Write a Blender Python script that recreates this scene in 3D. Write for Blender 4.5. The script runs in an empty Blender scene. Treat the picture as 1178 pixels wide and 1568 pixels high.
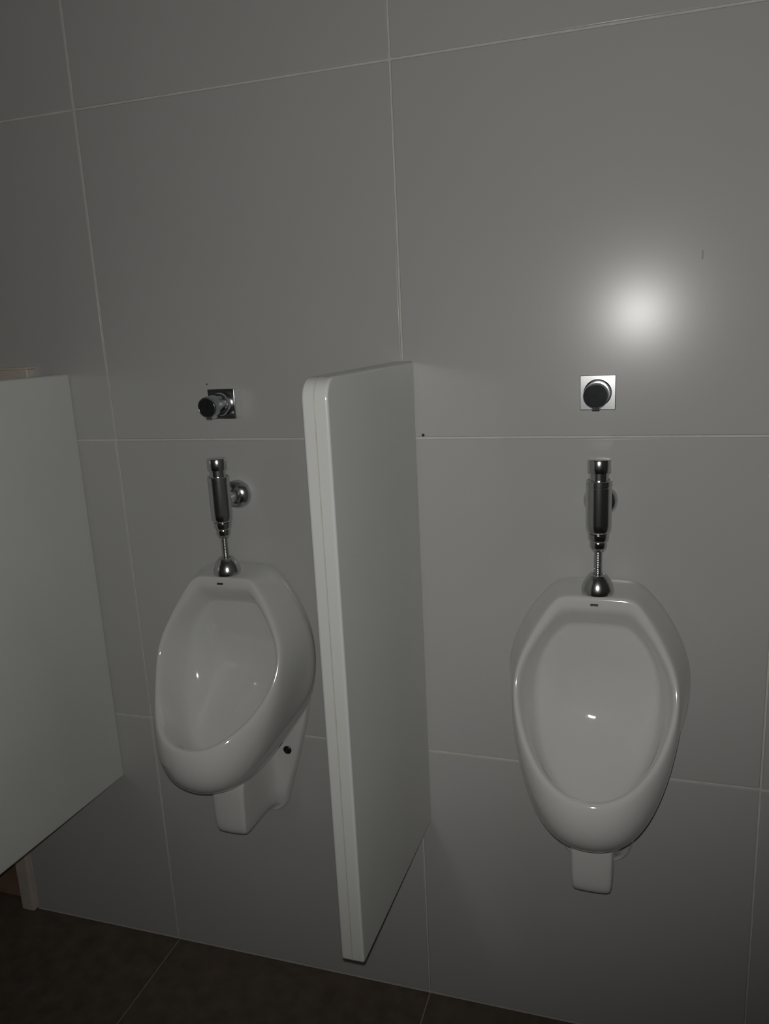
import bpy, bmesh, math
from mathutils import Vector, Matrix

S = bpy.context.scene
COL = S.collection

# ------------------------------------------------------------------ camera, world, light, exposure
CAM_POS = Vector((0.98816, -1.31895, 1.35427))
PITCH, YAW, ROLL, FPX = -0.227564, -0.317970, -0.050575, 1205.0
fwd = Vector((math.cos(PITCH) * math.sin(YAW), math.cos(PITCH) * math.cos(YAW), math.sin(PITCH)))
rt = Vector((math.cos(YAW), -math.sin(YAW), 0.0))
up = rt.cross(fwd)
r2 = rt * math.cos(ROLL) + up * math.sin(ROLL)
u2 = up * math.cos(ROLL) - rt * math.sin(ROLL)
cam = bpy.data.cameras.new('camera')
cam.sensor_fit = 'VERTICAL'
cam.sensor_height = 36.0
cam.lens = 36.0 * FPX / 1568.0
cam.clip_start = 0.02
cam_ob = bpy.data.objects.new('camera', cam)
M = Matrix((r2, u2, -fwd)).transposed().to_4x4()
M.translation = CAM_POS
cam_ob.matrix_world = M
COL.objects.link(cam_ob)
S.camera = cam_ob

world = bpy.data.worlds.new('world')
world.use_nodes = True
world.node_tree.nodes['Background'].inputs['Color'].default_value = (0.9, 0.95, 1.0, 1)
world.node_tree.nodes['Background'].inputs['Strength'].default_value = 0.002
S.world = world

# the hand-held phone flash that lights the photograph, just above the lens
fl = bpy.data.lights.new('phone_flash', 'SPOT')
fl.energy = 19.0
fl.color = (1.0, 0.99, 0.97)
fl.spot_size = math.radians(140)
fl.spot_blend = 0.65
fl.shadow_soft_size = 0.005
flo = bpy.data.objects.new('phone_flash', fl)
M2 = M.copy()
M2.translation = CAM_POS + u2 * 0.014 - r2 * 0.004 + fwd * 0.004
flo.matrix_world = M2
aim = Vector((0.5, 0.0, 1.6)) - M2.translation        # the phone's LED throws slightly up and left of the lens axis
flo.rotation_mode = 'QUATERNION'
flo.rotation_quaternion = aim.to_track_quat('-Z', 'Y')
COL.objects.link(flo)

vs = S.view_settings
vs.view_transform = 'Standard'
vs.look = 'None'
vs.gamma = 1.0
vs.use_curve_mapping = False
vs.exposure = 0.0
S.cycles.blur_glossy = 0.0
S.cycles.caustics_reflective = True

# ------------------------------------------------------------------ materials
def mat(name, col, rough=0.4, metal=0.0, noise=0.0, nscale=8.0, bump=0.0, bscale=60.0, coat=0.0, spec=0.5, rnoise=0.0):
    m = bpy.data.materials.new(name)
    m.use_nodes = True
    nt = m.node_tree
    b = nt.nodes['Principled BSDF']
    b.inputs['Base Color'].default_value = (*col, 1)
    b.inputs['Roughness'].default_value = rough
    b.inputs['Metallic'].default_value = metal
    b.inputs['Specular IOR Level'].default_value = spec
    b.inputs['Coat Weight'].default_value = coat
    b.inputs['Coat Roughness'].default_value = 0.03
    tc = nt.nodes.new('ShaderNodeTexCoord')
    if noise:
        n = nt.nodes.new('ShaderNodeTexNoise')
        n.inputs['Scale'].default_value = nscale
        n.inputs['Detail'].default_value = 6
        nt.links.new(tc.outputs['Object'], n.inputs['Vector'])
        r = nt.nodes.new('ShaderNodeValToRGB')
        r.color_ramp.elements[0].position = 0.3
        r.color_ramp.elements[1].position = 0.7
        r.color_ramp.elements[0].color = (*[c * (1 - noise) for c in col], 1)
        r.color_ramp.elements[1].color = (*[min(1, c * (1 + noise)) for c in col], 1)
        nt.links.new(n.outputs['Fac'], r.inputs['Fac'])
        nt.links.new(r.outputs['Color'], b.inputs['Base Color'])
    if bump:
        n = nt.nodes.new('ShaderNodeTexNoise')
        n.inputs['Scale'].default_value = bscale
        n.inputs['Detail'].default_value = 3
        nt.links.new(tc.outputs['Object'], n.inputs['Vector'])
        bp = nt.nodes.new('ShaderNodeBump')
        bp.inputs['Strength'].default_value = bump
        bp.inputs['Distance'].default_value = 0.002
        nt.links.new(n.outputs['Fac'], bp.inputs['Height'])
        nt.links.new(bp.outputs['Normal'], b.inputs['Normal'])
    return m

MT = dict(
    tile=mat('satin_wall_tile', (0.535, 0.535, 0.52), 0.235, noise=0.02, nscale=3.0, spec=0.30),
    grout=mat('wall_grout', (0.70, 0.67, 0.62), 0.85, noise=0.08, nscale=30, spec=0.2),
    floor_tile=mat('brown_floor_tile', (0.135, 0.106, 0.080), 0.55, noise=0.22, nscale=25, bump=0.15, bscale=150, spec=0.3),
    floor_grout=mat('floor_grout', (0.36, 0.31, 0.26), 0.9, noise=0.1, nscale=40, spec=0.2),
    ceramic=mat('white_ceramic', (0.72, 0.72, 0.70), 0.09, coat=0.5, noise=0.01, nscale=4),
    panel=mat('white_partition', (0.715, 0.725, 0.695), 0.165, noise=0.02, nscale=6),
    seam=mat('partition_seam', (0.60, 0.58, 0.50), 0.6, noise=0.1, nscale=30),
    chrome=mat('chrome', (0.60, 0.61, 0.61), 0.21, metal=1.0, noise=0.05, nscale=60),
    knob=mat('dark_chrome', (0.46, 0.48, 0.53), 0.16, metal=1.0, noise=0.1, nscale=90),
    braid=mat('braided_steel', (0.55, 0.56, 0.56), 0.28, metal=1.0, noise=0.25, nscale=400),
    black=mat('black_rubber', (0.012, 0.012, 0.012), 0.4, noise=0.2, nscale=50),
    badge=mat('dark_badge', (0.05, 0.05, 0.05), 0.4, noise=0.5, nscale=260),
    beige=mat('beige_painted_wood', (0.66, 0.585, 0.51), 0.5, noise=0.1, nscale=14),
    wood=mat('brown_wood', (0.30, 0.19, 0.135), 0.5, noise=0.3, nscale=10),
    paint=mat('off_white_paint', (0.55, 0.54, 0.51), 0.7, noise=0.03, nscale=5),
)

# ------------------------------------------------------------------ helpers
def mk(name, verts, faces, material, parent=None, smooth=False, bevel=0.0, seg=2, subsurf=0, loc=None, auto=None):
    me = bpy.data.meshes.new(name)
    me.from_pydata([tuple(v) for v in verts], [], faces)
    bm = bmesh.new()
    bm.from_mesh(me)
    bmesh.ops.recalc_face_normals(bm, faces=bm.faces)
    bm.to_mesh(me)
    bm.free()
    me.materials.append(material)
    o = bpy.data.objects.new(name, me)
    COL.objects.link(o)
    if smooth:
        for p in me.polygons:
            p.use_smooth = True
    if auto is not None:
        me.set_sharp_from_angle(angle=math.radians(auto))
    if bevel:
        b = o.modifiers.new('bevel', 'BEVEL')
        b.width = bevel
        b.segments = seg
        b.limit_method = 'ANGLE'
        b.angle_limit = math.radians(35)
    if subsurf:
        s = o.modifiers.new('subsurf', 'SUBSURF')
        s.levels = subsurf
        s.render_levels = subsurf
    if loc:
        o.location = loc
    if parent:
        o.parent = parent
    return o

def box_data(x0, x1, y0, y1, z0, z1):
    v = [(x, y, z) for z in (z0, z1) for y in (y0, y1) for x in (x0, x1)]
    f = [(0, 1, 3, 2), (4, 6, 7, 5), (0, 4, 5, 1), (2, 3, 7, 6), (0, 2, 6, 4), (1, 5, 7, 3)]
    return v, f

def box(name, x0, x1, y0, y1, z0, z1, material, parent=None, bevel=0.0, seg=2):
    cx, cy, cz = (x0 + x1) / 2, (y0 + y1) / 2, z0
    v, f = box_data(x0 - cx, x1 - cx, y0 - cy, y1 - cy, 0, z1 - z0)
    return mk(name, v, f, material, parent, bevel=bevel, seg=seg, loc=(cx, cy, cz), smooth=bool(bevel), auto=35 if bevel else None)

def lathe(name, prof, material, parent=None, axis='Z', n=40, loc=(0, 0, 0), auto=40):
    """prof: list of (radius, height); radius 0 at the ends closes it"""
    v, f = [], []
    for r, h in prof:
        for i in range(n):
            a = 2 * math.pi * i / n
            c, s = r * math.cos(a), r * math.sin(a)
            v.append((c, s, h) if axis == 'Z' else (c, -h, s))
    for k in range(len(prof) - 1):
        for i in range(n):
            j = (i + 1) % n
            f.append((k * n + i, k * n + j, (k + 1) * n + j, (k + 1) * n + i))
    f.append(tuple(range(n)))
    f.append(tuple(range((len(prof) - 1) * n, len(prof) * n)))
    return mk(name, v, f, material, parent, smooth=True, loc=loc, auto=auto)

def tag(o, label=None, cat=None, group=None, kind=None):
    if label:
        o['label'] = label
    if cat:
        o['category'] = cat
    if group:
        o['group'] = group
    if kind:
        o['kind'] = kind
    return o

def empty(name, loc):
    o = bpy.data.objects.new(name, None)
    o.empty_display_size = 0.05
    o.location = loc
    COL.objects.link(o)
    return o

# ------------------------------------------------------------------ the room
TW, TH, Z1 = 0.6, 0.6033, 0.5635
GAP, THK = 0.0032, 0.008
ROOM_X0, ROOM_X1, ROOM_Y0, CEIL = -1.40, 2.30, -2.60, 2.70
DOOR_X0, DOOR_X1, DOOR_H = -1.275, -0.400, 2.12

w = mk('wall_back', *box_data(DOOR_X1, ROOM_X1, 0.0022, 0.12, 0, CEIL), MT['grout'])
tag(w, 'grey satin tiled wall that carries the urinals', kind='structure')
wl = mk('wall_back_over_door', *box_data(DOOR_X0, DOOR_X1, 0.0022, 0.12, DOOR_H, CEIL), MT['grout'])
tag(wl, 'tiled wall above the brown door', kind='structure')
wb = mk('wall_back_beside_door', *box_data(ROOM_X0, DOOR_X0, 0.0022, 0.12, 0, CEIL), MT['grout'])
tag(wb, 'narrow tiled wall on the far side of the brown door', kind='structure')

cols = [-1.8 + TW * i for i in range(8)]
rows = [(0.0045, Z1)] + [(Z1 + TH * i, Z1 + TH * (i + 1)) for i in range(4)]
tile_mesh = {}
def tile(x0, x1, z0, z1, parent):
    x0, x1, z0, z1 = x0 + GAP / 2, x1 - GAP / 2, z0 + GAP / 2, min(z1, CEIL) - GAP / 2
    if x1 - x0 < 0.01 or z1 - z0 < 0.01:
        return
    key = (round(x1 - x0, 4), round(z1 - z0, 4))
    if key not in tile_mesh:
        hw, hh = (x1 - x0) / 2, (z1 - z0) / 2
        o = mk('tile', *box_data(-hw, hw, 0, THK, -hh, hh), MT['tile'], parent, bevel=0.0020, seg=4, smooth=True, auto=35)
        tile_mesh[key] = o
    else:
        s = tile_mesh[key]
        o = s.copy()
        COL.objects.link(o)
        o.parent = parent
    o.location = ((x0 + x1) / 2, 0, (z0 + z1) / 2)
    return o
for z0, z1 in rows:
    for x0 in cols:
        a, b = x0, x0 + TW
        if b > DOOR_X1:
            tile(max(a, DOOR_X1 + 0.002), min(b, ROOM_X1), z0, z1, w)
for z0, z1 in ((DOOR_H, Z1 + TH * 3), (Z1 + TH * 3, CEIL)):
    tile(DOOR_X0, -0.6, z0, z1, wl)
    tile(-0.6, DOOR_X1, z0, z1, wl)
for z0, z1 in rows:
    tile(ROOM_X0, DOOR_X0, z0, z1, wb)
# drill holes left in the tiles
mk('scuff_mark', *box_data(1.073, 1.0755, -.0003, .0005, 1.433, 1.446), mat('grey_scuff', (.36, .36, .35), .5, noise=.1), w)
for hx, hz, r in ((0.632, 1.172, 0.0028), (0.217, 1.271, 0.0014)):
    lathe('drill_hole', [(r, 0.0), (r * 0.9, 0.0006)], MT['black'], w, axis='Y', n=14, loc=(hx, -0.0003, hz))

fl_o = mk('floor', *box_data(ROOM_X0, ROOM_X1, ROOM_Y0, 0.12, -0.06, -0.0015), MT['floor_grout'])
tag(fl_o, 'dark brown tiled floor', kind='structure')
proto = None
for i in range(7):
    for j in range(5):
        x0, x1 = max(-1.8 + TW * i, ROOM_X0), min(-1.2 + TW * i, ROOM_X1)
        y1, y0 = min(0.10 - TW * j, 0.10), max(-0.5 - TW * j, ROOM_Y0)
        if x1 - x0 < 0.02 or y1 - y0 < 0.02:
            continue
        full = abs(x1 - x0 - TW) < 1e-6 and abs(y1 - y0 - TW) < 1e-6
        if full and proto:
            o = proto.copy()
            COL.objects.link(o)
            o.parent = fl_o
        else:
            hw, hh = (x1 - x0 - 0.003) / 2, (y1 - y0 - 0.003) / 2
            o = mk('tile', *box_data(-hw, hw, -hh, hh, -0.008, 0), MT['floor_tile'], fl_o, bevel=0.001, seg=2)
            if full:
                proto = o
        o.location = ((x0 + x1) / 2, (y0 + y1) / 2, 0)

tag(mk('ceiling', *box_data(ROOM_X0, ROOM_X1, ROOM_Y0, 0.12, CEIL, CEIL + 0.06), MT['paint']), 'plain painted ceiling', kind='structure')
tag(mk('wall_left', *box_data(ROOM_X0 - 0.1, ROOM_X0, ROOM_Y0, 0.12, 0, CEIL), MT['paint']), 'plain painted side wall by the door', kind='structure')
tag(mk('wall_right', *box_data(ROOM_X1, ROOM_X1 + 0.1, ROOM_Y0, 0.12, 0, CEIL), MT['paint']), 'plain painted side wall', kind='structure')
tag(mk('wall_front', *box_data(ROOM_X0, ROOM_X1, ROOM_Y0 - 0.1, ROOM_Y0, 0, CEIL), MT['paint']), 'plain painted wall facing the urinals', kind='structure')

# doorway at the left end of the tiled wall
d = mk('door_1', *box_data(DOOR_X0 + 0.05, DOOR_X1 - 0.041, 0.020, 0.055, 0.006, DOOR_H - 0.045), MT['wood'], bevel=0.002)
tag(d, 'brown wooden door set into the tiled wall', kind='structure')
lathe('door_handle', [(0.024, 0), (0.024, 0.006), (0.010, 0.008), (0.010, 0.030), (0.022, 0.034), (0.026, 0.045), (0.020, 0.056), (0.004, 0.058)],
      MT['chrome'], d, axis='Y', loc=(DOOR_X0 + 0.12, 0.020, 1.02))
jamb = [(DOOR_X1 - 0.040, DOOR_X1 - 0.004, 0, DOOR_H), (DOOR_X0 + 0.004, DOOR_X0 + 0.050, 0, DOOR_H)]
t = box('trim_1', *jamb[0][:2], -0.010, 0.10, 0.0, DOOR_H, MT['beige'], bevel=0.003)
tag(t, 'beige door jamb where the tiled wall ends', kind='structure')
t = box('trim_2', *jamb[1][:2], -0.010, 0.10, 0.0, DOOR_H, MT['beige'], bevel=0.003)
tag(t, 'beige door jamb on the far side of the door', kind='structure')
t = box('trim_3', DOOR_X0 + 0.051, DOOR_X1 - 0.041, -0.010, 0.10, DOOR_H - 0.044, DOOR_H - 0.002, MT['beige'], bevel=0.003)
tag(t, 'beige head board above the door', kind='structure')

# ------------------------------------------------------------------ partitions
def rounded_outline(d, z0, z1, rt_, rb, rise=0.027, n=10):
    """(y,z) outline of the panel, wall side at y=0, front at y=-d"""
    pts = [(0.0, z0), (0.0, z1)]
    for i in range(n + 1):
        a = math.pi / 2 + (math.pi / 2) * i / n
        pts.append((-d + rt_ + rt_ * math.cos(a), z1 - rt_ + rt_ * math.sin(a)))
    for i in range(n + 1):
        a = math.pi + (math.pi / 2) * i / n
        pts.append((-d + rb + rb * math.cos(a), z0 + rise + rb + rb * math.sin(a)))
    return pts

def extrude_x(name, pts, x0, x1, material, parent, bevel=0.0, seg=3):
    n = len(pts)
    v = [(x0, y, z) for y, z in pts] + [(x1, y, z) for y, z in pts]
    f = [tuple(range(n)), tuple(range(n, 2 * n))] + [(i, (i + 1) % n, n + (i + 1) % n, n + i) for i in range(n)]
    return mk(name, v, f, material, parent, smooth=True, bevel=bevel, seg=seg, auto=30)

def partition(x_right, rise, label):
    root = empty('urinal_divider', (x_right - 0.018, 0, 0.412))
    z0, z1, D = 0.0, 0.888, 0.402
    # moulded shell with the faint joint line running round its edge
    extrude_x('shell', rounded_outline(D, z0, z1, 0.028, 0.006, rise), -0.018, 0.018, MT['panel'], root, bevel=0.0035, seg=4)
    o1 = rounded_outline(D + 0.0003, z0 - 0.0003, z1 + 0.0003, 0.0283, 0.0063, rise)
    extrude_x('joint_strip', o1, -0.0012, 0.0008, MT['seam'], root)
    tag(root, label, 'partition', 'urinal partitions')
    return root
partition(0.619, 0.027, 'white wall-hung partition panel standing between the two urinals')
partition(-0.090, 0.019, 'white partition panel at the left edge, cut off by the frame')

# ------------------------------------------------------------------ urinal
RINGS = {
 'back': [(0,0,.926),(.040,0,.926),(.062,0,.922),(.078,0,.905),(.105,0,.872),(.130,0,.820),(.139,0,.765),(.133,0,.692),(.116,0,.640),(.088,0,.590),(.046,0,.560),(0,0,.556)],
 'edge': [(0,-.008,.930),(.040,-.008,.930),(.066,-.008,.928),(.083,-.010,.914),(.111,-.012,.878),(.138,-.014,.822),(.148,-.016,.765),(.141,-.016,.690),(.119,-.014,.637),(.090,-.012,.587),(.048,-.014,.554),(0,-.014,.550)],
 'flange': [(0,-.034,.929),(.040,-.034,.929),(.067,-.034,.927),(.0855,-.034,.914),(.1145,-.034,.880),(.1435,-.034,.823),(.1535,-.034,.765),(.146,-.036,.690),(.121,-.040,.637),(.088,-.048,.588),(.046,-.058,.552),(0,-.060,.547)],
 'neck': [(0,-.056,.934),(.040,-.056,.934),(.063,-.054,.931),(.0785,-.049,.909),(.1035,-.049,.8745),(.130,-.050,.8205),(.1385,-.052,.766),(.133,-.066,.696),(.114,-.105,.628),(.083,-.150,.569),(.045,-.178,.544),(0,-.186,.540)],
 'waist': [(0,-.076,.929),(.040,-.076,.929),(.062,-.076,.926),(.077,-.078,.907),(.101,-.080,.872),(.127,-.090,.819),(.135,-.103,.767),(.129,-.128,.702),(.111,-.172,.640),(.083,-.222,.596),(.046,-.252,.575),(0,-.262,.571)],
 'bulge': [(0,-.087,.927),(.040,-.087,.927),(.061,-.087,.924),(.0755,-.091,.906),(.0995,-.098,.870),(.127,-.113,.817),(.1335,-.131,.771),(.1265,-.158,.715),(.109,-.200,.670),(.080,-.244,.640),(.043,-.274,.625),(0,-.282,.621)],
 'crest': [(0,-.0925,.922),(.040,-.0925,.922),(.059,-.0925,.920),(.0725,-.097,.903),(.096,-.105,.867),(.1225,-.123,.815),(.128,-.141,.776),(.1205,-.165,.735),(.103,-.203,.700),(.0745,-.244,.678),(.039,-.269,.664),(0,-.275,.661)],
 'face':  [(0,-.0945,.908),(.039,-.0945,.908),(.056,-.095,.906),(.068,-.099,.893),(.091,-.107,.860),(.117,-.124,.813),(.1225,-.141,.777),(.115,-.164,.739),(.098,-.200,.707),(.070,-.239,.685),(.036,-.262,.671),(0,-.268,.668)],
 'lip': [(0,-.092,.897),(.038,-.092,.897),(.053,-.092,.895),(.064,-.096,.883),(.086,-.102,.854),(.111,-.117,.811),(.117,-.134,.776),(.109,-.156,.740),(.092,-.190,.707),(.065,-.228,.683),(.033,-.250,.668),(0,-.256,.664)],
 'wall':[(0,-.064,.874),(.038,-.064,.874),(.053,-.064,.870),(.067,-.065,.857),(.090,-.069,.828),(.106,-.077,.782),(.109,-.088,.740),(.103,-.110,.697),(.088,-.140,.660),(.063,-.178,.632),(.032,-.202,.616),(0,-.208,.611)],
 'cove': [(0,-.053,.866),(.038,-.053,.866),(.052,-.053,.862),(.065,-.053,.849),(.087,-.055,.821),(.101,-.061,.777),(.104,-.070,.737),(.098,-.091,.692),(.083,-.121,.653),(.059,-.158,.624),(.030,-.182,.607),(0,-.188,.602)],
 'basin': [(0,-.049,.858),(.036,-.049,.858),(.049,-.049,.854),(.061,-.049,.842),(.081,-.050,.816),(.094,-.054,.773),(.097,-.062,.734),(.091,-.079,.691),(.077,-.107,.653),(.054,-.142,.624),(.027,-.165,.608),(0,-.170,.603)],
}
for nm_, t_, o_ in (('neck', .80, .0), ('waist', .42, .0008), ('bulge', .075, .0016)):   # straight flanks from rim to back edge
    RINGS[nm_][:8] = [tuple(c_ + (f_ - c_) * t_ for c_, f_ in zip(RINGS['crest'][i_], RINGS['flange'][i_])) if i_ < 7 else RINGS[nm_][i_] for i_ in range(8)]
    RINGS[nm_][:7] = [(x + (o_ if x > .06 else 0), y, z + o_ * (1 if z > .8 else 0)) for x, y, z in RINGS[nm_][:7]]
CENTRE = (0.0, -.0435, .722)
for nm_, k_ in (('deep', .78), ('deeper', .54), ('deepest', .30), ('floor', .10)):   # smooth dished back of the bowl
    RINGS[nm_] = [(x * k_, CENTRE[1] + (y - CENTRE[1]) * k_ * k_, CENTRE[2] + (z - CENTRE[2]) * k_) for x, y, z in RINGS['basin']]
ORDER = ['back', 'edge', 'flange', 'neck', 'waist', 'bulge', 'crest', 'face', 'lip', 'wall', 'cove', 'basin', 'deep', 'deeper', 'deepest', 'floor']
URZ = 0.40

def bowl_mesh():
    v, f = [], []
    n = 22
    for nm in ORDER:
        h = RINGS[nm]
        for x, y, z in h:
            v.append((x, y, z - URZ))
        for x, y, z in reversed(h[1:-1]):
            v.append((-x, y, z - URZ))
    for k in range(len(ORDER) - 1):
        for i in range(n):
            j = (i + 1) % n
            f.append((k * n + i, k * n + j, (k + 1) * n + j, (k + 1) * n + i))
    f.append(tuple(range(n)))
    f.append(tuple(range((len(ORDER) - 1) * n, len(ORDER) * n)))
    return v, f

def trap_mesh():
    # horizontal outlines: flat mounting plate on the wall, hollow fillet, square trap cover in front
    lev = [(.4015, .036, .020, .028), (.4025, .043, .022, .030), (.409, .053, .027, .036), (.417, .058, .029, .075), (.4205, .060, .0295, .128), (.422, .061, .030, .142), (.428, .063, .033, .1500), (.445, .068, .0345, .1530), (.470, .075, .0350, .1530),
           (.500, .085, .0355, .1530), (.546, .099, .036, .150), (.565, .104, .037, .120), (.585, .110, .038, .080), (.605, .116, .039, .056),
           (.645, .123, .039, .036), (.680, .132, .039, .0325)]
    v, f = [], []
    n = None
    for z, p, h, dpt in lev:
        q = min(h + .024, p - .006)
        pf = .030 if z > .43 else .026
        dd = max(dpt, pf + .002)
        half = [(p, .0), (p, -.016), (p - .002, -.024), (p - .007, -pf), (q, -pf - .0005), (h + (q - h) * .45, -pf - (dd - pf) * .03),
                (h + (q - h) * .12, -pf - (dd - pf) * .14), (h, -pf - (dd - pf) * .33), (h - .0005, -pf - (dd - pf) * .75), (h - .001, -dd + .008), (h - .003, -dd + .002), (h - .009, -dd), (0, -dd - .0015)]
        ring = half + [(-x, y) for x, y in reversed(half[:-1])]
        n = len(ring)
        v += [(x, y, z - URZ) for x, y in ring]
    for k in range(len(lev) - 1):
        for i in range(n):
            j = (i + 1) % n
            f.append((k * n + i, k * n + j, (k + 1) * n + j, (k + 1) * n + i))
    f.append(tuple(range(n)))
    f.append(tuple(range((len(lev) - 1) * n, len(lev) * n)))
    return v, f

def urinal(x, label):
    root = empty('urinal', (x, 0, URZ))
    mk('bowl', *bowl_mesh(), MT['ceramic'], root, smooth=True, subsurf=3)
    mk('trap_cover', *trap_mesh(), MT['ceramic'], root, smooth=True, subsurf=2)
    for s in (-1, 1):
        lathe('fixing_plug', [(.0088, 0), (.0088, .003), (.0072, .0045), (.003, .005)], MT['black'], root, axis='Y', n=24, loc=(s * .0735, -.0285, .546 - URZ))
    v, f = box_data(-.0062, .0062, -.0006, .0006, -.0019, .0019)
    b = mk('maker_badge', v, f, MT['badge'], root, bevel=.0003, loc=(-.003, -.0945, .9115 - URZ))
    b.rotation_euler = (math.radians(-10), 0, 0)
    b['label'] = 'tiny dark printed badge'
    tag(root, label, 'urinal', 'urinals on the tiled wall')
    return root
XR, XL = 0.931, 0.261
urinal(XR, 'white ceramic urinal to the right of the partition, seen head-on')
urinal(XL, 'white ceramic urinal left of the partition, seen from its side')

# ------------------------------------------------------------------ flush valves
def flush_valve(x, label):
    y = -0.070
    root = empty('flush_valve', (x, y, 0.932))
    z = lambda a: a - 0.932
    lathe('wall_rosette', [(.0275, 0), (.0275, .004), (.026, .009), (.022, .0145), (.015, .018), (.0115, .019)], MT['chrome'], root, axis='Y', loc=(0, -y - .0002, z(1.062)), auto=60)
    lathe('supply_pipe', [(.0115, .010), (.0115, .062)], MT['chrome'], root, axis='Y', loc=(0, -y, z(1.062)))
    b = lathe('valve_body', [(.0145, z(1.0235)), (.0175, z(1.026)), (.0192, z(1.031)), (.0197, z(1.040)), (.0197, z(1.098)), (.0192, z(1.0985)), (.0192, z(1.1005)), (.0200, z(1.101)), (.0200, z(1.1085)), (.0190, z(1.1095)), (.010, z(1.1097))],
              MT['chrome'], root)
    lathe('push_button', [(.0145, z(1.1097)), (.0145, z(1.121)), (.0172, z(1.1215)), (.0178, z(1.1225)), (.0178, z(1.1405)), (.0168, z(1.1425)), (.006, z(1.1433))], MT['chrome'], root)
    lathe('outlet_nut', [(.0150, z(1.0236)), (.0162, z(1.0225)), (.0160, z(1.0145)), (.0125, z(1.0095)), (.0132, z(1.0090)), (.0132, z(1.0015)), (.0085, z(.9945)), (.0062, z(.9935))], MT['chrome'], root)
    prof = []
    zz = .996
    while zz > .951:                         # ribbed flexible tube
        prof += [(.0058, z(zz)), (.0066, z(zz - .0011)), (.0066, z(zz - .0019))]
        zz -= .003
    lathe('flush_tube', prof[::-1], MT['braid'], root, n=28)
    lathe('inlet_cap', [(.0252, z(.9255)), (.0256, z(.929)), (.0252, z(.934)), (.0225, z(.9425)), (.0180, z(.9505)), (.0142, z(.9550)), (.0130, z(.9562)), (.0075, z(.9565))], MT['chrome'], root, auto=60)
    tag(root, label, 'flush valve', 'flush valves above the urinals')
flush_valve(XR + .0008, 'chrome push-button flush valve above the urinal right of the partition')
flush_valve(XL + .0008, 'chrome push-button flush valve above the urinal left of the partition')

# ------------------------------------------------------------------ shut-off valves on square plates
def stop_valve(x, z, label):
    root = empty('stop_valve', (x, 0, z))
    p = 0.0272
    v, f = box_data(-p + .0015, p - .0015, -.0250, -.0002, -p + .0015, p - .0015)
    mk('spacer', v, f, MT['ceramic'], root, bevel=.0012)
    v, f = box_data(-p, p, -.0300, -.0251, -p, p)
    mk('wall_plate', v, f, MT['chrome'], root, bevel=.0010, seg=3, smooth=True, auto=35)
    lathe('valve_stem', [(.0215, .0301), (.0215, .036), (.0195, .040), (.0150, .041)], MT['chrome'], root, axis='Y')
    kn = lathe('knob', [(.0150, .0411), (.0150, .058), (.0182, .0585), (.0188, .060), (.0188, .080), (.0180, .0822), (.0172, .0828), (.0165, .0822), (.003, .0822)], MT['knob'], root, axis='Y')
    kn.rotation_euler = (math.radians(5), 0, math.radians(-4))
    piv = Vector((0, -.068, 0.0))
    kn.location = piv - kn.rotation_euler.to_matrix() @ piv
    v, f = box_data(-.006, .006, -.0810, -.061, -.0225, -.016)
    mk('grip_tab', v, f, MT['chrome'], kn, bevel=.0015)
    tag(root, label, 'valve', 'shut-off valves above the urinals')
stop_valve(XR - .0045, 1.2412, 'chrome knob on a square plate above the right-hand flush valve')
stop_valve(XL - .0005, 1.2362, 'chrome knob on a square plate above the left-hand flush valve')

# ------------------------------------------------------------------ ledge half hidden behind the left partition
lg = empty('wall_ledge', (-0.287, 0, 1.276))
box('board', -.115, .115, -.022, -.0002, 0, .036, MT['beige'], lg, bevel=.002)
box('cap_strip', -.117, .117, -.026, -.0002, .0362, .0405, MT['beige'], lg, bevel=.0012)
tag(lg, 'beige ledge on the wall showing just above the left-edge partition panel', 'ledge')
